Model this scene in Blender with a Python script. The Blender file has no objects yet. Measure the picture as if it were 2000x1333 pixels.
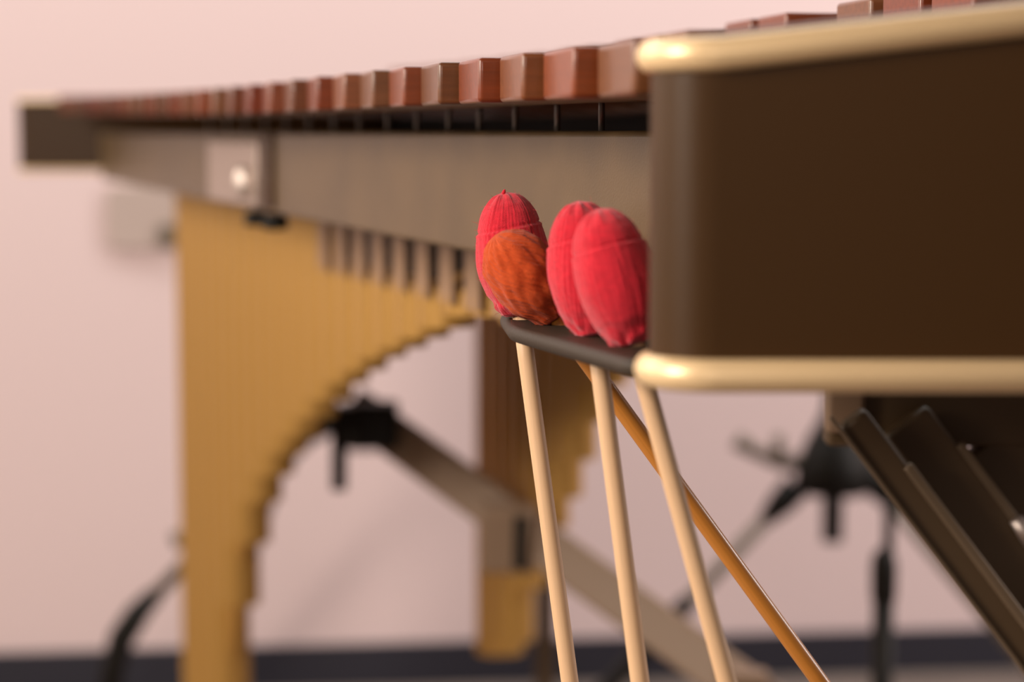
import bpy, bmesh, math, random
from mathutils import Vector, Matrix, noise
R = math.radians
random.seed(7)
S = bpy.context.scene
C = S.collection

# ------------------------------------------------------------------ camera frame
F = 4000.0                      # focal length in pixels of a 2000x1333 frame
PH = math.atan((666.5 - 262.0) / F)
H = 0.95                        # lens height above the floor
cp, sp = math.cos(PH), math.sin(PH)

def ray(px, py):
    a, b = (px - 1000.0) / F, -(py - 666.5) / F
    return Vector((a, cp + b * sp, -sp + b * cp))

def P(px, py, Y):
    d = ray(px, py)
    d = d * (Y / d.y)
    return Vector((d.x, d.y, d.z + H))

def G(px, py, h):               # point at height h relative to the lens
    d = ray(px, py)
    d = d * (h / d.z)
    return Vector((d.x, d.y, d.z + H))

cd = bpy.data.cameras.new('camera')
cam = bpy.data.objects.new('camera', cd)
C.objects.link(cam)
cam.location = (0, 0, H)
cam.rotation_euler = (math.pi / 2 - PH, 0, 0)
cd.sensor_width = 36.0
cd.lens = 36.0 * F / 2000.0
cd.clip_start = 0.01
cd.dof.use_dof = True
cd.dof.focus_distance = 0.955
cd.dof.aperture_fstop = 72.0 / 15.5
cd.dof.aperture_blades = 0
S.camera = cam

# ------------------------------------------------------------------ materials
def lin(r, g, b):
    f = lambda c: (c / 12.92 if c <= 0.04045 else ((c + 0.055) / 1.055) ** 2.4)
    return (f(r / 255), f(g / 255), f(b / 255), 1)

def mat(name, col, rough=0.5, metal=0.0, bump=None, vary=None, sheen=0.0, coat=0.0, spec=0.5, wood=None, objcol=False):
    m = bpy.data.materials.new(name)
    m.use_nodes = True
    nt = m.node_tree
    b = nt.nodes['Principled BSDF']
    b.inputs['Base Color'].default_value = col
    b.inputs['Roughness'].default_value = rough
    b.inputs['Metallic'].default_value = metal
    b.inputs['Specular IOR Level'].default_value = spec
    if sheen:
        b.inputs['Sheen Weight'].default_value = sheen
        b.inputs['Sheen Roughness'].default_value = 0.45
        b.inputs['Sheen Tint'].default_value = (1, 0.75, 0.8, 1)
    if coat:
        b.inputs['Coat Weight'].default_value = coat
        b.inputs['Coat Roughness'].default_value = 0.12
    tc = nt.nodes.new('ShaderNodeTexCoord')
    if objcol:
        oi = nt.nodes.new('ShaderNodeObjectInfo')
        base = oi.outputs['Color']
    else:
        rgb = nt.nodes.new('ShaderNodeRGB')
        rgb.outputs[0].default_value = col
        base = rgb.outputs[0]
    if wood:
        scale, amt = wood
        mp = nt.nodes.new('ShaderNodeMapping')
        mp.inputs['Scale'].default_value = scale
        nz = nt.nodes.new('ShaderNodeTexNoise')
        nz.inputs['Scale'].default_value = 1.0
        nz.inputs['Detail'].default_value = 6
        nz.inputs['Roughness'].default_value = 0.65
        nt.links.new(tc.outputs['Object'], mp.inputs['Vector'])
        nt.links.new(mp.outputs['Vector'], nz.inputs['Vector'])
        mr = nt.nodes.new('ShaderNodeMapRange')
        mr.inputs['From Min'].default_value = 0.25
        mr.inputs['From Max'].default_value = 0.75
        mr.inputs['To Min'].default_value = 1 - amt
        mr.inputs['To Max'].default_value = 1 + amt * 0.6
        nt.links.new(nz.outputs['Fac'], mr.inputs['Value'])
        mx = nt.nodes.new('ShaderNodeVectorMath')
        mx.operation = 'SCALE'
        nt.links.new(base, mx.inputs[0])
        nt.links.new(mr.outputs['Result'], mx.inputs['Scale'])
        base = mx.outputs['Vector']
    elif vary:
        scale, amt = vary
        nz = nt.nodes.new('ShaderNodeTexNoise')
        nz.inputs['Scale'].default_value = scale
        nz.inputs['Detail'].default_value = 4
        nt.links.new(tc.outputs['Object'], nz.inputs['Vector'])
        mr = nt.nodes.new('ShaderNodeMapRange')
        mr.inputs['From Min'].default_value = 0.3
        mr.inputs['From Max'].default_value = 0.7
        mr.inputs['To Min'].default_value = 1 - amt
        mr.inputs['To Max'].default_value = 1 + amt
        nt.links.new(nz.outputs['Fac'], mr.inputs['Value'])
        mx = nt.nodes.new('ShaderNodeVectorMath')
        mx.operation = 'SCALE'
        nt.links.new(base, mx.inputs[0])
        nt.links.new(mr.outputs['Result'], mx.inputs['Scale'])
        base = mx.outputs['Vector']
    nt.links.new(base, b.inputs['Base Color'])
    if bump:
        scale, dist, stren = bump
        nz = nt.nodes.new('ShaderNodeTexNoise')
        nz.inputs['Scale'].default_value = scale
        nz.inputs['Detail'].default_value = 3
        nt.links.new(tc.outputs['Object'], nz.inputs['Vector'])
        bp = nt.nodes.new('ShaderNodeBump')
        bp.inputs['Distance'].default_value = dist
        bp.inputs['Strength'].default_value = stren
        nt.links.new(nz.outputs['Fac'], bp.inputs['Height'])
        nt.links.new(bp.outputs['Normal'], b.inputs['Normal'])
    return m

M = {
    'wall': mat('wall_paint', (0.78, 0.600, 0.585, 1), 0.85, bump=(120, 0.002, 0.15)),
    'wallshape': mat('grey_shape', (0.52, 0.40, 0.35, 1), 0.6),
    'floor': mat('floor_tile', (0.16, 0.12, 0.10, 1), 0.5, vary=(6, 0.15)),
    'baseboard': mat('baseboard_rubber', (0.018, 0.016, 0.026, 1), 0.55),
    'vinyl': mat('black_vinyl', (0.050, 0.020, 0.003, 1), 0.45, bump=(1100, 0.0004, 0.35), spec=0.22),
    'rail': mat('rail_vinyl', (0.116, 0.068, 0.027, 1), 0.40, bump=(900, 0.0004, 0.30), vary=(18, 0.12), spec=0.5),
    'ledge': mat('ledge_vinyl', (0.042, 0.028, 0.018, 1), 0.55, bump=(1000, 0.0005, 0.6), spec=0.3),
    'brass': mat('brass_trim', (0.92, 0.65, 0.36, 1), 0.36, metal=0.25, spec=0.6),
    'gold': mat('gold_tube', (0.50, 0.265, 0.062, 1), 0.42, metal=0.35),
    'rosewood': mat('rosewood', (0.3, 0.1, 0.04, 1), 0.36, wood=((14, 260, 260), 0.35), objcol=True, coat=0.25),
    'post': mat('post_metal', (0.30, 0.26, 0.23, 1), 0.35, metal=0.6),
    'black': mat('black_plastic', (0.007, 0.005, 0.003, 1), 0.55, spec=0.25),
    'brown_steel': mat('brown_steel', (0.25, 0.155, 0.095, 1), 0.5),
    'dark_steel': mat('dark_steel', (0.085, 0.048, 0.020, 1), 0.5),
    'lit_edge_steel': mat('lit_edge_steel', (0.19, 0.13, 0.08, 1), 0.4, metal=0.3),
    'grey_steel': mat('grey_steel', (0.16, 0.125, 0.09, 1), 0.4, metal=0.3),
    'chrome': mat('chrome', (0.75, 0.64, 0.58, 1), 0.5, metal=1.0),
    'tab': mat('hanger_tab', (0.38, 0.225, 0.125, 1), 0.5, metal=0.2),
    'plate': mat('satin_plate', (0.42, 0.32, 0.27, 1), 0.4, metal=0.5),
    'red_yarn': mat('red_yarn', (0.62, 0.018, 0.035, 1), 0.9, vary=(420, 0.13), bump=(2600, 0.0004, 0.8), sheen=0.5, spec=0.2),
    'rust_yarn': mat('rust_yarn', (0.54, 0.074, 0.015, 1), 0.9, vary=(420, 0.12), bump=(2600, 0.0004, 0.8), sheen=0.2, spec=0.2),
    'birch': mat('birch', (0.74, 0.47, 0.27, 1), 0.5, wood=((500, 500, 18), 0.10)),
    'rattan': mat('rattan', (0.60, 0.225, 0.034, 1), 0.32, wood=((700, 700, 14), 0.16), coat=0.25),
    'rubber': mat('cord', (0.02, 0.018, 0.016, 1), 0.7),
}

# ------------------------------------------------------------------ builders
def obj(name, bm, m, parent=None, smooth=False, bevel=0, seg=2, loc=None, rot=None, weighted=False):
    me = bpy.data.meshes.new(name)
    bmesh.ops.recalc_face_normals(bm, faces=bm.faces[:])
    bm.to_mesh(me)
    bm.free()
    me.materials.append(m)
    o = bpy.data.objects.new(name, me)
    C.objects.link(o)
    if smooth:
        for p in me.polygons:
            p.use_smooth = True
    if bevel:
        md = o.modifiers.new('bevel', 'BEVEL')
        md.width = bevel
        md.segments = seg
        md.limit_method = 'ANGLE'
        md.angle_limit = R(40)
        for p in me.polygons:
            p.use_smooth = True
        me.set_sharp_from_angle(angle=R(50))
    if loc is not None:
        o.location = loc
    if rot is not None:
        o.rotation_euler = rot
    if parent is not None:
        o.parent = parent
        o.matrix_parent_inverse = WM[parent.name].inverted()
    WM[o.name] = Matrix.LocRotScale(o.location, o.rotation_euler, None)
    return o

WM = {}

def empty(name, loc, label, cat, group=None):
    o = bpy.data.objects.new(name, None)
    C.objects.link(o)
    o.location = loc
    o.empty_display_size = 0.05
    o['label'] = label
    o['category'] = cat
    if group:
        o['group'] = group
    WM[o.name] = Matrix.Translation(o.location)
    return o

def box(bm, p, q, w, d, up=Vector((0, 0, 1))):
    """bar from p to q, w across (in the plane of 'up'), d deep"""
    ax = (q - p)
    L = ax.length
    ax.normalize()
    side = ax.cross(up)
    if side.length < 1e-4:
        side = ax.cross(Vector((1, 0, 0)))
    side.normalize()
    u = side.cross(ax).normalized()
    vs = []
    for e in (p, q):
        for a, b in ((-1, -1), (1, -1), (1, 1), (-1, 1)):
            vs.append(bm.verts.new(e + side * (a * d / 2) + u * (b * w / 2)))
    f = bm.faces.new
    f(vs[0:4]); f(vs[4:8])
    for i in range(4):
        j = (i + 1) % 4
        f((vs[i], vs[j], vs[4 + j], vs[4 + i]))

def tube(bm, pts, rad, seg=16, cap=True):
    if not isinstance(rad, (list, tuple)):
        rad = [rad] * len(pts)
    rings = []
    prev = None
    for i, p in enumerate(pts):
        a = pts[max(i - 1, 0)]
        b = pts[min(i + 1, len(pts) - 1)]
        t = (b - a).normalized()
        if prev is None:
            n = t.orthogonal().normalized()
        else:
            n = (prev - t * prev.dot(t)).normalized()
        prev = n
        bi = t.cross(n)
        rings.append([bm.verts.new(p + (n * math.cos(k * 2 * math.pi / seg) + bi * math.sin(k * 2 * math.pi / seg)) * rad[i]) for k in range(seg)])
    for r0, r1 in zip(rings, rings[1:]):
        for k in range(seg):
            l = (k + 1) % seg
            bm.faces.new((r0[k], r0[l], r1[l], r1[k]))
    if cap:
        bm.faces.new(rings[0][::-1])
        bm.faces.new(rings[-1])

def lathe(bm, prof, seg=32, at=Vector((0, 0, 0))):
    rings = []
    for r, z in prof:
        rings.append([bm.verts.new(at + Vector((r * math.cos(k * 2 * math.pi / seg), r * math.sin(k * 2 * math.pi / seg), z))) for k in range(seg)])
    for r0, r1 in zip(rings, rings[1:]):
        for k in range(seg):
            l = (k + 1) % seg
            bm.faces.new((r0[k], r0[l], r1[l], r1[k]))
    bm.faces.new(rings[0][::-1])
    bm.faces.new(rings[-1])

def prism(bm, pts, z0, z1):
    """plan outline extruded between heights; z0/z1 may be functions of the point"""
    f0 = z0 if callable(z0) else (lambda p: z0)
    f1 = z1 if callable(z1) else (lambda p: z1)
    lo = [bm.verts.new((p[0], p[1], f0(p))) for p in pts]
    hi = [bm.verts.new((p[0], p[1], f1(p))) for p in pts]
    bm.faces.new(lo[::-1]); bm.faces.new(hi)
    n = len(pts)
    for i in range(n):
        j = (i + 1) % n
        bm.faces.new((lo[i], lo[j], hi[j], hi[i]))

# ------------------------------------------------------------------ setting
wl = G(0, 1275, -0.875); wr = G(2000, 1224, -0.875)
wd = (wr - wl); wd.z = 0; wd.normalize()
wn = Vector((wd.y, -wd.x, 0))                 # faces the lens
wa = wl - wd * 4.5; wb = wr + wd * 3.0

def struct(name, bm, m):
    o = obj(name, bm, m)
    o['kind'] = 'structure'
    return o

bm = bmesh.new()
a, b_ = wa.copy(), wb.copy()
pts = [(a - wn * 0.12), (b_ - wn * 0.12), b_, a]
prism(bm, pts, 0.0, 3.0)
struct('wall_back', bm, M['wall'])
bm = bmesh.new()
prism(bm, [a + wn * 0.012, a + wn * 0.0005, b_ + wn * 0.0005, b_ + wn * 0.012], 0.0, 0.075)
struct('baseboard_back', bm, M['baseboard'])
bm = bmesh.new()
prism(bm, [(-6, -5), (5, -5), (5, 4.6), (-6, 4.6)], -0.1, 0.0)
struct('floor', bm, M['floor'])

def on_wall(px, py):
    d = ray(px, py)
    o = Vector((0, 0, H))
    t = (wl - o).dot(wn) / d.dot(wn)
    return o + d * t

wp = on_wall(283, 424)  # raised pale grey shape with a smaller darker one on it, nature unknown
e = empty('grey_shape', (wp.x, wp.y, wp.z), 'pale grey rounded shape on the wall below the far end of the marimba', 'wall plate')
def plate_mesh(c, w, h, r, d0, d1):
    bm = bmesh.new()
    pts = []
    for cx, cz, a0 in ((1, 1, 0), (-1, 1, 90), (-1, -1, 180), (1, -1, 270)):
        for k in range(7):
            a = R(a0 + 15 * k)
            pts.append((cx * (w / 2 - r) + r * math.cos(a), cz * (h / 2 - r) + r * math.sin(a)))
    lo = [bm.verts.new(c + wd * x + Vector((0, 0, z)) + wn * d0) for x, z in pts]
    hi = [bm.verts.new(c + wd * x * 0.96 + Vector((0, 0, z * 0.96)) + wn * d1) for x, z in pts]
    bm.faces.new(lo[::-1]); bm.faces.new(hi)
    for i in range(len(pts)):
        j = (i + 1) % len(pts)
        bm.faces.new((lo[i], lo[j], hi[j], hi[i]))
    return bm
pl_ = obj('plate', plate_mesh(wp, 0.128, 0.108, 0.018, 0.0004, 0.010), M['wallshape'], e)
obj('small_shape', plate_mesh(on_wall(328, 460), 0.030, 0.038, 0.006, 0.009, 0.016), M['grey_steel'], pl_)

# ------------------------------------------------------------------ marimba plan lines
c_ = cp
XB = lambda Y: -0.3358 * Y + 0.3072            # outer ends of the natural bars
XR = lambda Y: -0.3358 * Y + 0.3694            # outer face of the front rail
XA = lambda Y: -0.2015 * Y + 0.3783            # outer ends of the accidental bars
XN = lambda Y: -0.3358 * Y + 0.4778            # natural resonators
XK = lambda Y: -0.2015 * Y + 0.495             # accidental resonators
YNEAR, YFAR = 0.745, 2.72
TH = R(11.0)
ww = Vector((-math.sin(TH), math.cos(TH), 0))  # across a bar, away from the lens
aa = Vector((math.cos(TH), math.sin(TH), 0))   # along a bar, towards the far side

mar = empty('marimba', (0.1, 1.7, 0), 'long wooden-bar marimba with gold resonator tubes and black brass-trimmed end boards', 'marimba')

# front rail, the three rails behind it and an added black skirt
def rail(f, thick, top, bot0, bot1, y0, y1, m, bev=0.003):
    bm = bmesh.new()
    pts = [(f(y0), y0), (f(y1), y1), (f(y1) + thick, y1), (f(y0) + thick, y0)]
    prism(bm, pts, lambda p: H + bot0 + (bot1 - bot0) * (p[1] - y0) / (y1 - y0), H + top)
    return obj('rail', bm, m, mar, bevel=bev, seg=3)

front = rail(XR, 0.022, 0.0015, -0.0700, -0.0595, YNEAR, YFAR, M['rail'])
front['label'] = 'grey-brown vinyl covered front rail'
rail(lambda Y: XA(Y) - 0.075, 0.02, -0.004, -0.066, -0.06, YNEAR, YFAR, M['black'])
rail(lambda Y: XA(Y) - 0.073, 0.012, -0.060, -0.142, -0.155, 1.66, YFAR, M['black'])  # black skirt added to make the gaps between the hanger tabs dark
rail(lambda Y: XA(Y) + 0.012, 0.02, 0.030, -0.05, -0.05, YNEAR, YFAR, M['black'])
rail(lambda Y: 0.02 * Y + 0.385, 0.02, 0.030, -0.07, -0.06, YNEAR, YFAR, M['vinyl'])

# end boards -----------------------------------------------------------------
def rounded_plan(x0, x1, y0, y1, r, n=10):
    """plan outline with both left corners rounded, counter-clockwise from the right-back"""
    pts = [(x1, y1)]
    for k in range(n + 1):
        t = math.pi / 2 + math.pi / 2 * k / n
        pts.append((x0 + r + r * math.cos(t), y1 - r + r * math.sin(t)))
    for k in range(n + 1):
        t = math.pi + math.pi / 2 * k / n
        pts.append((x0 + r + r * math.cos(t), y0 + r + r * math.sin(t)))
    pts.append((x1, y0))
    return pts

def end_board(x0, x1, y0, y1, r, zb, zt, slope, ts=1.0):
    top = lambda p: zt + slope * max(0.0, (p[0] - x0 - r))
    plan = rounded_plan(x0, x1, y0, y1, r)
    bm = bmesh.new()
    prism(bm, plan, zb, top)
    o = obj('end_board', bm, M['vinyl'], mar, smooth=True)
    o.data.set_sharp_from_angle(angle=R(35))
    # half-round brass moulding along the top and the bottom edge
    for sgn, zf in ((1, lambda p: top(p)), (-1, lambda p: zb)):
        bm = bmesh.new()
        path = plan[:]
        cx = sum(p[0] for p in plan) / len(plan)
        prof = [(-0.004, 0.0058), (0.0005, 0.0058), (0.0030, 0.0048), (0.0046, 0.0025), (0.0052, 0.0),
                (0.0046, -0.0025), (0.0030, -0.0048), (0.0005, -0.0058), (-0.004, -0.0058)]
        rings = []
        for i, p in enumerate(path):
            q0 = Vector((path[max(i - 1, 0)][0], path[max(i - 1, 0)][1], 0))
            q1 = Vector((path[min(i + 1, len(path) - 1)][0], path[min(i + 1, len(path) - 1)][1], 0))
            t = (q1 - q0).normalized()
            n = Vector((-t.y, t.x, 0)) * 1.0
            ctr = Vector((p[0], p[1], zf(p)))
            mid = Vector(((x0 + x1) / 2, (y0 + y1) / 2, 0))
            nn = -n if n.dot(Vector((p[0], p[1], 0)) - mid) < 0 and abs(n.y) > 0.9 else n
            if abs(n.y) <= 0.9 and n.x > 0:
                nn = -n
            rings.append([bm.verts.new(ctr + nn * u * ts + Vector((0, 0, (v - sgn * 0.0058) * ts))) for u, v in prof])
        for r0, r1 in zip(rings, rings[1:]):
            for k in range(len(prof)):
                l = (k + 1) % len(prof)
                bm.faces.new((r0[k], r0[l], r1[l], r1[k]))
        bm.faces.new(rings[0]); bm.faces.new(rings[-1][::-1])
        tr = obj('trim', bm, M['brass'], o, smooth=True)
        tr['label'] = 'rounded brass edge moulding'
    return o

nb = P(1272, 430, 0.715)
zt = P(1330, 72, 0.70).z; zb = P(1600, 768, 0.70).z
end_board(nb.x, nb.x + 0.44, 0.700, 0.745, 0.0222, zb, zt, 0.1116)
fl = P(32, 260, 2.72)
end_board(fl.x, fl.x + 0.98, 2.72, 2.765, 0.012, P(100, 337, 2.72).z, P(100, 192, 2.72).z, 0.012, 0.45)

# bars -----------------------------------------------------------------------
def bar_mesh(L, W, T, arch):
    bm = bmesh.new()
    n = 16
    prof = [(0, 0), (0, T), (L, T), (L, 0)]
    top = [(L * k / n, T) for k in range(n + 1)]
    bot = []
    for k in range(n, -1, -1):
        t = k / n
        d = 0.0
        if 0.27 < t < 0.73:
            d = arch * math.sin((t - 0.27) / 0.46 * math.pi) ** 0.8
        bot.append((L * t, d))
    out = top + bot
    v0 = [bm.verts.new((x, -W, z)) for x, z in out]
    v1 = [bm.verts.new((x, 0, z)) for x, z in out]
    N = len(out)
    bm.faces.new(v0); bm.faces.new(v1[::-1])
    for i in range(N):
        j = (i + 1) % N
        bm.faces.new((v0[i], v0[j], v1[j], v1[i]))
    return bm

woods = [(165, 112, 92), (185, 98, 62), (172, 108, 80), (176, 88, 56), (150, 100, 78), (178, 96, 72), (160, 112, 98),
         (182, 118, 104), (168, 84, 56), (150, 92, 72), (176, 100, 84), (160, 70, 36), (150, 84, 60)]
def wood_col(i):
    r, g, b = woods[i % len(woods)]
    c = lin(r, g, b)
    return (c[0] * 0.47, c[1] * 0.37, c[2] * 0.19, 1)

rise = lambda Y: 0.0148 * max(0.0, (Y - 1.45) / 1.25) ** 1.6
ynat = [0.815, 0.876, 0.932, 0.992, 1.054, 1.113, 1.173, 1.235, 1.300, 1.365, 1.430]
st = 0.0640
while ynat[-1] + st < 2.66:
    ynat.append(ynat[-1] + st)
    st += 0.0004
far_s = []
for i, Y in enumerate(ynat):
    pitch = (ynat[i + 1] - Y) if i + 1 < len(ynat) else st
    if i > 0:
        pitch = Y - ynat[i - 1]
    W = pitch * 1.046 - 0.0068
    Fp = Vector((XB(Y), Y, 0))
    L = (XA(Y) - XB(Y)) / math.cos(TH) * 1.0 - 0.004
    T = 0.0205 if i < 8 else 0.0205 - 0.00006 * (i - 8)
    bm = bar_mesh(L, W, T, 0.006 + 0.0003 * i)
    o = obj('bar', bm, M['rosewood'], mar, bevel=0.0021, seg=4, loc=(Fp.x, Fp.y, H + 0.0142 + rise(Y)), rot=(0, 0, TH))
    o.color = wood_col(i)
    far_s.append(Fp.dot(ww))
grp = [1, 2, 3, 5, 6, 8, 9, 10, 12, 13, 15, 16, 17, 19, 20, 22, 23, 24, 26, 27]
for n_, k in enumerate(grp):
    if k >= len(far_s):
        break
    s = far_s[k] + 0.0034
    W = 0.046 + 0.0006 * k
    # point on the accidental end line whose across-coordinate is s + W/2
    Y = (s + W / 2 + math.sin(TH) * 0.3783) / (math.cos(TH) + math.sin(TH) * 0.2015)
    L = 0.155 + 0.115 * (Y - 0.85)
    bm = bar_mesh(L, W, 0.0205, 0.007)
    o = obj('bar', bm, M['rosewood'], mar, bevel=0.0021, seg=4, loc=(XA(Y), Y, H + 0.0460 + rise(Y)), rot=(0, 0, TH))
    o.color = wood_col(n_ * 5 + 3)

# support posts standing on the front rail
for i, px in enumerate([1175, 1089, 1007, 937, 877, 815, 758, 703, 652, 604, 560, 519, 480, 444, 410]):
    Y = (0.3694 + 0.006) / ((px - 1000) / F * cp + 0.3358)
    bm = bmesh.new()
    p = Vector((XR(Y) + 0.006, Y, H + 0.0012))
    tube(bm, [p, p + Vector((0, 0, 0.0125)), p + Vector((0, 0, 0.0170)), p + Vector((0, 0, 0.0205))], [0.0016, 0.0016, 0.0013, 0.0008], 10)
    obj('support_post', bm, M['post'], mar, smooth=True)

# latch on the rail joint -----------------------------------------------------
def rail_pt(px, h, out=0.0):
    Y = 0.3694 / ((px - 1000) / F * cp + 0.3358)
    return Vector((XR(Y) - out * 0.948, Y - out * 0.318, H + h))
bm = bmesh.new()
p, q = rail_pt(414, -0.034, 0.002), rail_pt(510, -0.034, 0.002)
box(bm, p, q, 0.054, 0.005)
lp = obj('latch_plate', bm, M['plate'], mar, bevel=0.0012)
lp['label'] = 'satin silver latch plate'
bm = bmesh.new()
c = rail_pt(492, -0.041, 0.007)
lathe(bm, [(0.0005, -0.014), (0.005, -0.013), (0.008, -0.008), (0.0088, 0.0), (0.008, 0.008), (0.005, 0.013), (0.0005, 0.014)], 20, c)
k = obj('latch_knob', bm, M['chrome'], lp, smooth=True)
bm = bmesh.new()
box(bm, rail_pt(513, -0.031, 0.0015), rail_pt(536, -0.031, 0.0015), 0.060, 0.004)
obj('joint_strip', bm, M['vinyl'], mar, bevel=0.001)
for px in (486, 522):
    bm = bmesh.new()
    c = rail_pt(px, -0.0735, -0.006)
    lathe(bm, [(0.006, -0.006), (0.011, -0.005), (0.011, 0.004), (0.006, 0.0075)], 18, c)
    obj('latch_screw', bm, M['black'], mar, smooth=True)

# resonators -------------------------------------------------------------------
arch = [(380, 1900), (430, 1500), (455, 1420), (480, 1310), (490, 1180), (512, 1060), (540, 965), (580, 890), (630, 830), (700, 752),
        (780, 697), (860, 660), (940, 628), (1000, 598), (1080, 580), (1200, 600), (1300, 640)]
def interp(tab, x):
    if x <= tab[0][0]:
        return tab[0][1]
    for (x0, y0), (x1, y1) in zip(tab, tab[1:]):
        if x <= x1:
            return y0 + (y1 - y0) * (x - x0) / (x1 - x0)
    return tab[-1][1]

def resonators(line, tab, y0, y1, r0, r1, ztop_f, dmin, lab):
    bm = bmesh.new()
    n = 40
    lo, hi = [], []
    pts = []
    for k in range(n + 1):
        Y = y0 + (y1 - y0) * k / n
        px = 1000 + (line(Y) + 0.85 * (r0 + r1) / 2) / (Y * cp) * F
        z = P(px, interp(tab, px), Y).z
        pts.append((line(Y), Y, max(dmin, z)))
    for off in (-0.002, 0.002):
        lo.append([bm.verts.new((x + off, y, z + 0.030)) for x, y, z in pts])
        hi.append([bm.verts.new((x + off, y, max(z + 0.034, H + ztop_f(y) - 0.010))) for x, y, z in pts])
    for k in range(n):
        bm.faces.new((lo[0][k], lo[0][k + 1], hi[0][k + 1], hi[0][k]))
        bm.faces.new((lo[1][k], hi[1][k], hi[1][k + 1], lo[1][k + 1]))
        bm.faces.new((hi[0][k], hi[0][k + 1], hi[1][k + 1], hi[1][k]))
        bm.faces.new((lo[0][k], lo[1][k], lo[1][k + 1], lo[0][k + 1]))
    bm.faces.new((lo[0][0], hi[0][0], hi[1][0], lo[1][0]))
    bm.faces.new((lo[0][n], lo[1][n], hi[1][n], hi[0][n]))
    bank = obj('resonator_bank', bm, M['gold'], mar)
    bank['label'] = lab
    Y = y0 + r0
    while Y < y1 + 0.001:
        f = (Y - y0) / (y1 - y0)
        r = r0 + (r1 - r0) * f
        px = 1000 + (line(Y) + 0.85 * r) / (Y * cp) * F
        zb_ = max(dmin, P(px, interp(tab, px), Y).z)
        z1 = H + ztop_f(Y)
        bm = bmesh.new()
        seg = 28
        prof = [(r, zb_), (r, z1), (r - 0.0015, z1), (r - 0.0015, z1 - 0.03)]
        inner = [(r - 0.0015, zb_)]
        prof = [(r - 0.0015, zb_ + 0.02), (r - 0.0015, zb_), (r, zb_), (r, z1), (r - 0.0015, z1), (r - 0.0015, z1 - 0.01)]
        lathe(bm, prof, seg, Vector((line(Y), Y, 0)))
        t = obj('resonator_tube', bm, M['gold'], bank, smooth=True)
        t.data.set_sharp_from_angle(angle=R(40))
        Y += 0.0603 + 0.004 * f
    return bank

bank_n = resonators(XN, arch, 1.25, 2.665, 0.020, 0.025, lambda Y: -0.118 if Y < 1.93 else -0.064, 0.06, 'gold resonator tubes hanging under the natural bars in an arch')
arch2 = [(930, 1275), (1028, 1273), (1042, 1240), (1058, 1150), (1098, 1050), (1140, 955), (1178, 850), (1218, 755), (1300, 690), (1500, 640), (1640, 690), (1760, 690)]
resonators(XK, arch2, 1.43, 2.60, 0.018, 0.024, lambda Y: -0.030, 0.06, 'gold resonator tubes hanging under the raised bars behind')

# flat hanger tabs that carry each front tube
dirb = Vector((-0.318, 0.948, 0)); nb_ = Vector((-0.948, -0.318, 0))
Y = 1.27
while Y < 1.92:
    f = (Y - 1.27) / 1.395
    bm = bmesh.new()
    c = Vector((XN(Y), Y, 0)) + nb_ * (0.0185 + 0.004 * f)
    hw = 0.0165 + 0.004 * f
    p = c - dirb * hw; q = c + dirb * hw
    box(bm, Vector((p.x, p.y, H - 0.080)), Vector((q.x, q.y, H - 0.080)), 0.088, 0.002)
    obj('hanger_tab', bm, M['tab'], bank_n)
    Y += 0.0603 + 0.004 * f

# brace with bracket -----------------------------------------------------------
bm = bmesh.new()
p, q = P(690, 795, 2.32), P(1520, 1395, 2.00)
upv = Vector((0.6, 0, 0.8))
box(bm, p, q, 0.0465, 0.022, upv)
br = obj('brace', bm, M['brown_steel'], mar, bevel=0.004, seg=3)
br['label'] = 'grey-brown steel bar slanting down across the frame'
bm = bmesh.new()
c0, c1 = P(992, 985, 2.165), P(990, 1116, 2.165)
box(bm, c0, c1, 0.060, 0.03, Vector((1, 0, 0)))
bk = obj('brace_bracket', bm, M['brown_steel'], br, bevel=0.004, seg=3)
bm = bmesh.new()
box(bm, P(1016, 1008, 2.148), P(1014, 1112, 2.148), 0.013, 0.006, Vector((1, 0, 0)))
obj('bracket_slot', bm, M['black'], mar)
bm = bmesh.new()
box(bm, P(1400, 1322, 1.985), P(1500, 1326, 1.985), 0.014, 0.03)
obj('brace_end', bm, M['brown_steel'], br, bevel=0.003)

q_ = P(1470, 1352, 2.03)
bm = bmesh.new()
box(bm, Vector((q_.x, q_.y + 0.02, 0.0)), Vector((q_.x, q_.y + 0.02, q_.z)), 0.030, 0.022, Vector((1, 0, 0)))
obj('brace_post', bm, M['brown_steel'], br, bevel=0.003)
# black clamp with a drop handle where the brace meets the frame
bm = bmesh.new()
box(bm, P(735, 786, 2.27), P(735, 872, 2.27), 0.048, 0.05, Vector((1, 0, 0)))
box(bm, P(650, 818, 2.27), P(735, 818, 2.27), 0.030, 0.03)
ck = obj('brace_clamp', bm, M['black'], br, bevel=0.005, seg=3)
bm = bmesh.new()
tube(bm, [P(663, 830, 2.27), P(662, 958, 2.27)], 0.0088, 16)
obj('clamp_handle', bm, M['black'], br, bevel=0.002)

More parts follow.
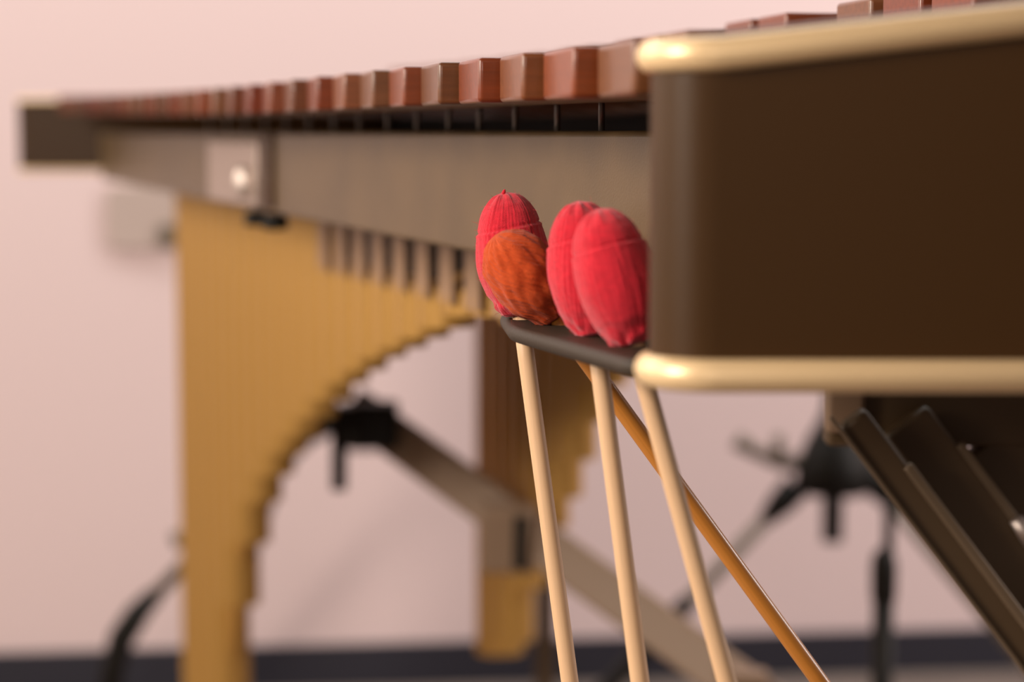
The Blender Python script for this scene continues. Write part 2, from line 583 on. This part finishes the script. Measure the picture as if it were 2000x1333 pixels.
# legs --------------------------------------------------------------------------
def leg_frame(x, y, ztop, w, d, m, label=None):
    bm = bmesh.new()
    box(bm, Vector((x, y, 0.075)), Vector((x, y, ztop)), w, d, Vector((1, 0, 0)))
    o = obj('leg', bm, m, mar, bevel=0.004)
    bm = bmesh.new()
    tube(bm, [Vector((x - 0.011, y, 0.0375)), Vector((x + 0.011, y, 0.0375))], 0.0375, 24)
    obj('caster', bm, M['black'], o, bevel=0.004)
    bm = bmesh.new()
    box(bm, Vector((x - 0.017, y, 0.03)), Vector((x - 0.017, y, 0.085)), 0.004, 0.03, Vector((1, 0, 0)))
    box(bm, Vector((x + 0.017, y, 0.03)), Vector((x + 0.017, y, 0.085)), 0.004, 0.03, Vector((1, 0, 0)))
    box(bm, Vector((x - 0.019, y, 0.08)), Vector((x + 0.019, y, 0.08)), 0.008, 0.03)
    obj('caster_fork', bm, M['dark_steel'], o)
    return o
p = P(1064, 1230, 2.74)
leg_frame(p.x, 2.74, H - 0.06, 0.026, 0.03, M['dark_steel'])
p = P(300, 400, 2.69)
leg_frame(P(415, 600, 2.70).x, 2.70, H - 0.06, 0.035, 0.035, M['brown_steel'])
leg_frame(0.44, 0.80, H - 0.09, 0.04, 0.035, M['dark_steel'])

# slanting frame under the near end board
bm = bmesh.new()
p0 = P(1612, 700, 1.17); p1 = P(2300, 700, 1.17)
box(bm, P(1612, 785, 1.17), P(2300, 785, 1.17), 0.050, 0.02)
ap = obj('apron', bm, M['dark_steel'], mar, bevel=0.003)
bm = bmesh.new()
box(bm, P(1650, 690, 1.158), P(1650, 845, 1.158), 0.022, 0.012, Vector((1, 0, 0)))
obj('apron_bracket', bm, M['brown_steel'], ap, bevel=0.003)
upv = Vector((0.79, 0, 0.61))
def slant(name, a, b, w, d, m, parent, bev=0.003):
    bm = bmesh.new()
    box(bm, a, b, w, d, upv)
    return obj(name, bm, m, parent, bevel=bev)
s1 = slant('folding_strut', P(1660, 815, 1.12), P(3570, 3330, 1.12), 0.0185, 0.016, M['dark_steel'], mar)
slant('strut_lit_edge', P(1622, 815, 1.109), P(3500, 3287, 1.109), 0.0022, 0.004, M['lit_edge_steel'], s1, 0.0006)  # lighter strips stand in for light caught along the struts
slant('strut_lit_edge', P(1771, 909, 1.113), P(3400, 3076, 1.104), 0.0060, 0.005, M['lit_edge_steel'], s1, 0.0015)
s2 = slant('folding_strut', P(1765, 820, 1.145), P(3600, 3225, 1.145), 0.030, 0.016, M['dark_steel'], mar)
slant('strut_lit_edge', P(1872, 868, 1.140), P(3500, 3070, 1.130), 0.0060, 0.005, M['lit_edge_steel'], s2, 0.0015)
s3 = slant('folding_strut', P(1935, 850, 1.17), P(3700, 3263, 1.17), 0.045, 0.016, M['dark_steel'], mar)
bm = bmesh.new()
tube(bm, [P(1985, 1015, 1.13), P(2012, 1060, 1.13)], 0.0042, 14)
obj('strut_pin', bm, M['chrome'], s2, smooth=True)

# mallet ledge --------------------------------------------------------------------
hT, hB = -0.0866, -0.0942
hm = (hT + hB) / 2
A0 = G(950, 640, hm); B0 = G(1238, 705, hm)
d_r = Vector((-0.318, 0.948, 0))
k_out = lambda Y: -0.3358 * Y + 0.3072 + 0.0018
yB, yA = 0.786, 0.925
outer = [(k_out(yB), yB), (k_out(yA), yA)]
# rounded outer-left corner, then the end running back to the rail
lx, ly = k_out(yA), yA
cor = [(-0.0062, 0.992), (0.000, 1.030), (0.022, 1.045)]
pl = outer + cor + [(XR(1.045) + 0.004, 1.045), (XR(yB) + 0.004, yB)]

def round_outline(pts, r, n=6):
    """cut every corner of a plan outline into a small arc"""
    out = []
    N = len(pts)
    for i in range(N):
        p = Vector(pts[i]); a = Vector(pts[i - 1]); b = Vector(pts[(i + 1) % N])
        da, db = (a - p), (b - p)
        rr = min(r, da.length * 0.45, db.length * 0.45)
        p0 = p + da.normalized() * rr; p1 = p + db.normalized() * rr
        for k in range(n + 1):
            t = k / n
            out.append((p0 * (1 - t) ** 2 + p * 2 * t * (1 - t) + p1 * t * t))
    return out

def rounded_slab(pts, z0, z1, r):
    bm = bmesh.new()
    N = len(pts)
    area_ = sum(pts[i].x * pts[(i + 1) % N].y - pts[(i + 1) % N].x * pts[i].y for i in range(N))
    sg = 1 if area_ > 0 else -1
    nrm = []
    for i in range(N):
        t = (pts[(i + 1) % N] - pts[i - 1])
        if t.length < 1e-9:
            t = pts[(i + 1) % N] - pts[i]
        t.normalize()
        nrm.append(Vector((t.y, -t.x)) * sg)
    zm = (z0 + z1) / 2
    hh = (z1 - z0) / 2
    rings = []
    K = 12
    for k in range(K + 1):
        a = -math.pi / 2 + math.pi * k / K
        rings.append([bm.verts.new((p.x - n.x * r * (1 - math.cos(a)), p.y - n.y * r * (1 - math.cos(a)), zm + hh * math.sin(a))) for p, n in zip(pts, nrm)])
    for r0, r1 in zip(rings, rings[1:]):
        for i in range(N):
            l = (i + 1) % N
            bm.faces.new((r0[i], r0[l], r1[l], r1[i]))
    bm.faces.new(rings[0][::-1]); bm.faces.new(rings[-1])
    return bm

bm = rounded_slab(round_outline(pl, 0.009, 8), H + hB, H + hT, 0.0036)
led = obj('mallet_holder', bm, M['ledge'], mar, smooth=True)
led.data.set_sharp_from_angle(angle=R(60))
led['label'] = 'black textured ledge holding the mallets'
bm = bmesh.new()
prism(bm, [(XR(1.03) - 0.0015, 1.03), (XR(yB) - 0.0015, yB), (XR(yB) - 0.0045, yB), (XR(1.03) - 0.0045, 1.03)], H + hB + 0.004, H - 0.0715)
obj('holder_flange', bm, M['ledge'], led)

# ------------------------------------------------------------------ mallets
RED = [(0.0, 0.34), (0.02, 0.50), (0.06, 0.60), (0.12, 0.70), (0.20, 0.84), (0.30, 0.94), (0.42, 1.0), (0.54, 0.995), (0.64, 0.95), (0.74, 0.86), (0.82, 0.77),
       (0.89, 0.63), (0.94, 0.47), (0.975, 0.30), (1.0, 0.03)]
BALL = [(0.0, 0.36), (0.02, 0.48), (0.06, 0.56), (0.14, 0.68), (0.25, 0.86), (0.38, 0.97), (0.52, 1.0), (0.65, 0.97), (0.77, 0.87), (0.87, 0.70), (0.94, 0.49), (0.98, 0.27), (1.0, 0.03)]

def smooth_interp(tab, x):
    # Catmull-Rom on the profile table
    n = len(tab)
    for i in range(n - 1):
        if x <= tab[i + 1][0]:
            x0, y0 = tab[i]; x1, y1 = tab[i + 1]
            t = (x - x0) / (x1 - x0)
            ym = tab[i - 1][1] if i > 0 else y0
            yp = tab[i + 2][1] if i + 2 < n else y1
            m0 = (y1 - ym) / 2 if i > 0 else (y1 - y0)
            m1 = (yp - y0) / 2 if i + 2 < n else (y1 - y0)
            return (2*t**3 - 3*t**2 + 1) * y0 + (t**3 - 2*t**2 + t) * m0 + (-2*t**3 + 3*t**2) * y1 + (t**3 - t**2) * m1
    return tab[-1][1]

def head_r(tab, Rm, Hh, v, th, seed, kind):
    r = smooth_interp(tab, v) * Rm
    w = th + 0.35 * math.sin(2.2 * v + seed) * (0.4 if kind == 'red' else 0.6) + (0 if kind == 'red' else 2.0 * v)
    ns = 56 if kind == 'red' else 40
    fade = min(1.0, r / (0.35 * Rm))
    ph = noise.noise(Vector((math.cos(th) * 1.6, math.sin(th) * 2.2, v * 2.0 + seed))) * 3.4
    amp = 0.00026 if kind == 'red' else 0.00045
    d = amp * (0.65 + 0.9 * noise.noise(Vector((math.cos(w) * 3, math.sin(w) * 3, v * 6 + seed * 7)))) * (abs(math.sin(w * ns / 2 + ph)) - 0.5) * fade
    # crossing layers of yarn
    d += amp * 0.9 * noise.noise(Vector((math.cos(w) * 9, math.sin(w) * 9, v * 3.5 + seed * 3))) * fade
    d += 0.0007 * noise.noise(Vector((math.cos(th) * 1.7, math.sin(th) * 1.7, v * 3 + seed))) * fade
    if kind == 'red':
        sv = 0.715 + 0.025 * math.cos(th - 2.0 + seed)
        d -= 0.00075 * math.exp(-((v - sv) / 0.010) ** 2)
        d += 0.00045 * math.exp(-((v - sv + 0.022) / 0.010) ** 2)
        lo = max(0.0, 1 - v / 0.24)
        d += lo * 0.0022 * noise.noise(Vector((math.cos(th) * 2.6, math.sin(th) * 2.6, v * 14 + seed)))
        hi = max(0.0, (v - 0.86) / 0.14)
        d += hi * 0.0009 * math.sin(9 * th + seed) * fade
    else:
        d += 0.0011 * noise.noise(Vector((math.cos(th) * 4, math.sin(th) * 4, v * 6 + seed))) * fade
    return max(0.0002, r + d)

def mallet(center, foot, Rm, Hh, tab, kind, seed, head_m, stick_m, r_top, r_bot, length, label, drop=0.0):
    """head centred at 'center', shaft running through 'foot'"""
    ax = (center - foot).normalized()
    rotq = Vector((0, 0, 1)).rotation_difference(ax)
    e = empty('mallet', center - ax * length, label, 'mallet', None)
    nu, nv = 224, 110
    bm = bmesh.new()
    rings = []
    for j in range(nv + 1):
        v = 0.5 - 0.5 * math.cos(math.pi * j / nv)
        ring = []
        for i in range(nu):
            th = 2 * math.pi * i / nu
            r = head_r(tab, Rm, Hh, v, th, seed, kind)
            ring.append(bm.verts.new(rotq @ Vector((r * math.cos(th), r * math.sin(th), (v - 0.5) * Hh)) + center))
        rings.append(ring)
    for r0, r1 in zip(rings, rings[1:]):
        for i in range(nu):
            l = (i + 1) % nu
            bm.faces.new((r0[i], r0[l], r1[l], r1[i]))
    bm.faces.new(rings[0][::-1]); bm.faces.new(rings[-1])
    hd = obj('yarn_head', bm, head_m, e, smooth=True)
    # loose fibres standing off the yarn
    rnd = random.Random(int(seed * 100))
    bm = bmesh.new()
    for n in range(520):
        v = rnd.uniform(0.04, 0.98)
        th = rnd.uniform(0, 2 * math.pi)
        r = head_r(tab, Rm, Hh, v, th, seed, kind)
        p = Vector((r * math.cos(th), r * math.sin(th), (v - 0.5) * Hh))
        nrm = Vector((math.cos(th), math.sin(th), (v - 0.45) * 1.2)).normalized()
        tg = Vector((rnd.gauss(0, 1), rnd.gauss(0, 1), rnd.gauss(0, 1))).normalized()
        L = rnd.uniform(0.0008, 0.0026) if rnd.random() < 0.93 else rnd.uniform(0.003, 0.007)
        pts = []
        q = p - nrm * 0.0003
        dr = (nrm * 0.8 + tg * 0.7).normalized()
        for k in range(5):
            pts.append(rotq @ q + center)
            q = q + dr * (L / 4)
            dr = (dr + Vector((rnd.gauss(0, .35), rnd.gauss(0, .35), rnd.gauss(0, .35)))).normalized()
        tube(bm, pts, [0.00005, 0.00005, 0.000045, 0.00004, 0.00002], 3, cap=False)
    fz = obj('yarn_fuzz', bm, head_m, hd)
    fz['kind'] = 'stuff'
    # shaft
    bm = bmesh.new()
    n = 14
    top = center - ax * (Hh * 0.5 - 0.006)
    end = center - ax * length
    pts = [top.lerp(end, k / n) for k in range(n + 1)]
    rad = [r_top + (r_bot - r_top) * k / n for k in range(n + 1)]
    pts.append(end - ax * 0.002); rad.append(r_bot * 0.75)
    tube(bm, pts, rad, 28)
    # mesh is turned so its local z runs along the grain
    mi = Matrix.Translation(center) @ rotq.to_matrix().to_4x4()
    bm.transform(mi.inverted())
    sh = obj('shaft', bm, stick_m, e, smooth=True, loc=mi.translation, rot=rotq.to_euler())
    return e, hd

e1, h1 = mallet(P(1001, 496, 0.962), P(1113, 1333, 0.945), 0.0172, 0.0585, RED, 'red', 1.3, M['red_yarn'], M['birch'], 0.0040, 0.0043, 0.40,
       'red yarn mallet at the far end of the ledge, behind the rust-orange one')
e2, h2 = mallet(P(1026, 540, 0.928), P(1602, 1333, 0.965), 0.0163, 0.0470, BALL, 'rust', 4.1, M['rust_yarn'], M['rattan'], 0.0041, 0.0042, 0.40,
       'rust-orange yarn mallet with a leaning glossy amber shaft')
e3, h3 = mallet(P(1146, 524, 0.882), P(1250, 1333, 0.872), 0.0172, 0.0585, RED, 'red', 2.6, M['red_yarn'], M['birch'], 0.0040, 0.0043, 0.40,
       'red yarn mallet in the middle of the ledge, right of the rust-orange one')
e4, h4 = mallet(P(1203, 540, 0.838), P(1420, 1333, 0.832), 0.0170, 0.0575, RED, 'red', 3.7, M['red_yarn'], M['birch'], 0.0040, 0.0043, 0.40,
       'nearest red yarn mallet, half hidden by the black end board')
# round holes in the ledge where the shafts drop through
def drill(o, rods):
    cut = []
    for n, (p, q) in enumerate(rods):
        bm = bmesh.new()
        tube(bm, [p, q], 0.0056, 24)
        c = obj('cutter', bm, M['ledge'])
        md = o.modifiers.new('hole%d' % n, 'BOOLEAN')
        md.object = c
        md.operation = 'DIFFERENCE'
        md.solver = 'MANIFOLD'
        cut.append(c)
    bpy.context.view_layer.update()
    dg = bpy.context.evaluated_depsgraph_get()
    me = bpy.data.meshes.new_from_object(o.evaluated_get(dg))
    o.modifiers.clear()
    o.data = me
    for c in cut:
        bpy.data.objects.remove(c)
rods = []
for a, b in ((P(1001, 496, 0.962), P(1113, 1333, 0.945)), (P(1026, 540, 0.928), P(1602, 1333, 0.965)),
             (P(1146, 524, 0.882), P(1250, 1333, 0.872)), (P(1203, 540, 0.838), P(1420, 1333, 0.832))):
    d = (b - a).normalized()
    t = (H + hm - a.z) / d.z
    rods.append((a + d * (t - 0.018), a + d * (t + 0.018)))
drill(led, rods)

# yarn tail on the far red head
bm = bmesh.new()
tube(bm, [P(983, 381, 0.962), P(983, 377, 0.961), P(985, 373, 0.961), P(986, 370, 0.961)], [0.0008, 0.0009, 0.0008, 0.0003], 8)
obj('yarn_tail', bm, M['red_yarn'], h1, smooth=True)

# ------------------------------------------------------------------ stands behind
def stand(name, Y, hub, leg_foot_px, label, stub_px, post_top, right_leg, hub_prof):
    hc = P(hub[0], hub[1], Y)
    e = empty(name, (hc.x, Y, 0), label, 'stand')
    bm = bmesh.new()
    tube(bm, [Vector((hc.x, Y, P(0, stub_px, Y).z)), Vector((hc.x, Y, post_top))], 0.0155, 18)
    obj('post', bm, M['black'], e, smooth=True)
    bm = bmesh.new()
    s = Y / F
    lathe(bm, [(r_ * s, -(y_ - hub[1]) * s) for r_, y_ in hub_prof], 24, hc)
    obj('hub', bm, M['black'], e, smooth=True)
    def leg(pts, foot_t):
        bm = bmesh.new()
        tube(bm, pts, 0.0105, 14)
        l = obj('leg', bm, M['grey_steel'], e, smooth=True)
        p, q = pts[-2], pts[-1]
        d = (q - p)
        bm = bmesh.new()
        a = p + d * foot_t
        tube(bm, [a, a + d * 0.02, q - d * 0.02, q], [0.012, 0.0145, 0.0145, 0.012], 14)
        obj('foot', bm, M['black'], l, smooth=True)
        d = pts[1] - pts[0]
        bm = bmesh.new()
        tube(bm, [pts[0], pts[0] + d * 0.06, pts[0] + d * 0.12], [0.022, 0.021, 0.013], 12)
        obj('clamp', bm, M['black'], l, smooth=True)
    for pts, f in right_leg:
        leg(pts, f)
    return e, hc

def floor_hit(p, px, py, Y):
    """extend the leg p -> pixel until it meets the floor"""
    q = P(px, py, Y)
    d = q - p
    t = (0.0145 - p.z) / d.z
    return p + d * t

YL = 2.95
p = P(650, 808, YL)
ql = P(280, 1186, YL)
hl = P(712, 830, YL)
e, hc = stand('tripod_stand', YL, (712, 826), None, 'black tripod stand by the wall, behind the far gold resonators', 870, P(0, 790, YL).z,
      [([p, ql], 0.93), ([P(760, 850, YL), floor_hit(P(760, 850, YL), 1000, 1035, 2.93)], 0.9),
       ([P(670, 815, YL), P(560, 868, 3.0), P(395, 1382, 3.36)], 0.9)],
      [(20, 880), (46, 876), (54, 862), (54, 800), (46, 786), (20, 780)])
bm = bmesh.new()
tube(bm, [P(292, 1172, YL), P(268, 1200, YL), P(238, 1246, YL), P(222, 1300, YL), floor_hit(P(222, 1300, YL), 212, 1370, YL)], [0.014, 0.0185, 0.020, 0.018, 0.017], 16)
obj('rubber_boot', bm, M['black'], e, smooth=True)
bm = bmesh.new()
tube(bm, [P(345, 1040, YL), P(352, 1070, YL)], [0.012, 0.008], 12)
obj('leg_knob', bm, M['grey_steel'], e, smooth=True)

YR = 3.02
p = P(1556, 950, YR)
ql = floor_hit(p, 1330, 1192, YR)
e, hc = stand('tripod_stand', YR, (1628, 880), None, 'black tripod stand by the wall, seen below the near end board', 1058, P(0, 690, YR).z,
      [([p, ql], 0.42), ([P(1690, 920, YR), floor_hit(P(1690, 920, YR), 1900, 1170, 2.95)], 0.9),
       ([P(1690, 910, YR), floor_hit(P(1690, 910, YR), 1900, 1160, 3.12)], 0.9)],
      [(24, 925), (40, 935), (66, 965), (78, 955), (72, 905), (54, 860), (28, 815), (18, 780), (16, 740)])
bm = bmesh.new()
tube(bm, [P(1580, 900, YR), P(1530, 905, YR), P(1480, 885, YR), P(1438, 860, YR)], [0.012, 0.012, 0.010, 0.014], 12)
tube(bm, [P(1522, 905, YR), P(1520, 850, YR)], 0.009, 12)
obj('wing_bolt', bm, M['grey_steel'], e, smooth=True)

YP = 2.35
x = P(1727, 1100, YP).x
zs = lambda py: P(1727, py, YP).z
e = empty('pole_stand', (x, YP, 0), 'slim black upright pole beside the right-hand tripod stand', 'stand')
bm = bmesh.new()
tube(bm, [Vector((x, YP, 0.02)), Vector((x, YP, zs(1090)))], 0.0128, 18)
pole = obj('pole', bm, M['black'], e, smooth=True)
bm = bmesh.new()
tube(bm, [Vector((x + 0.0045, YP, zs(1110))), Vector((x + 0.0045, YP, zs(900)))], 0.0065, 14)
obj('upper_rod', bm, M['black'], e, smooth=True)
bm = bmesh.new()
tube(bm, [Vector((x, YP, zs(1180))), Vector((x, YP, zs(1165))), Vector((x, YP, zs(1110))), Vector((x, YP, zs(1088))), Vector((x + 0.003, YP, zs(1072)))], [0.0128, 0.0150, 0.0155, 0.0140, 0.0075], 18)
obj('grip', bm, M['black'], e, smooth=True)
bm = bmesh.new()
lathe(bm, [(0.12, 0.0), (0.12, 0.008), (0.10, 0.018), (0.03, 0.028), (0.016, 0.03)], 40, Vector((x, YP, 0)))
obj('base', bm, M['black'], e, smooth=True)

# ------------------------------------------------------------------ light
def area(name, loc, target, size, energy, col, sy=None):
    ld = bpy.data.lights.new(name, 'AREA')
    ld.energy = energy
    ld.color = col
    ld.size = size
    if sy:
        ld.shape = 'RECTANGLE'; ld.size_y = sy
    o = bpy.data.objects.new(name, ld)
    C.objects.link(o)
    o.location = loc
    o.rotation_euler = (Vector(target) - Vector(loc)).to_track_quat('-Z', 'Y').to_euler()
    return o
area('lamp_behind', (-0.37, -3.5, H + 1.02), (-0.2, 2.5, H - 0.1), 0.6, 16, (1.0, 0.90, 0.82))
area('lamp_near', (-1.30, 0.08, H + 0.52), (0.0, 0.9, H - 0.05), 0.6, 33, (1.0, 0.89, 0.77))
area('lamp_left', (-2.30, 1.90, H + 0.80), (0.0, 1.6, H - 0.05), 1.7, 34, (1.0, 0.89, 0.77))
area('lamp_ceiling', (0.3, 2.90, 2.95), (0.3, 3.6, 0.6), 5.0, 76, (0.98, 1.0, 1.0), sy=0.4)
area('fill_right', (3.1, 2.15, H + 0.6), (0.3, 3.55, 0.5), 1.2, 52, (1.0, 0.90, 0.86))  # added fill for the right part of the wall, no known lamp there
w = bpy.data.worlds.new('world')
S.world = w
w.use_nodes = True
w.node_tree.nodes['Background'].inputs['Color'].default_value = (1.0, 0.82, 0.72, 1)
w.node_tree.nodes['Background'].inputs['Strength'].default_value = 0.14

S.view_settings.view_transform = 'Standard'
S.view_settings.look = 'None'
S.view_settings.exposure = 0.15
S.view_settings.gamma = 1.0
S.view_settings.use_curve_mapping = False
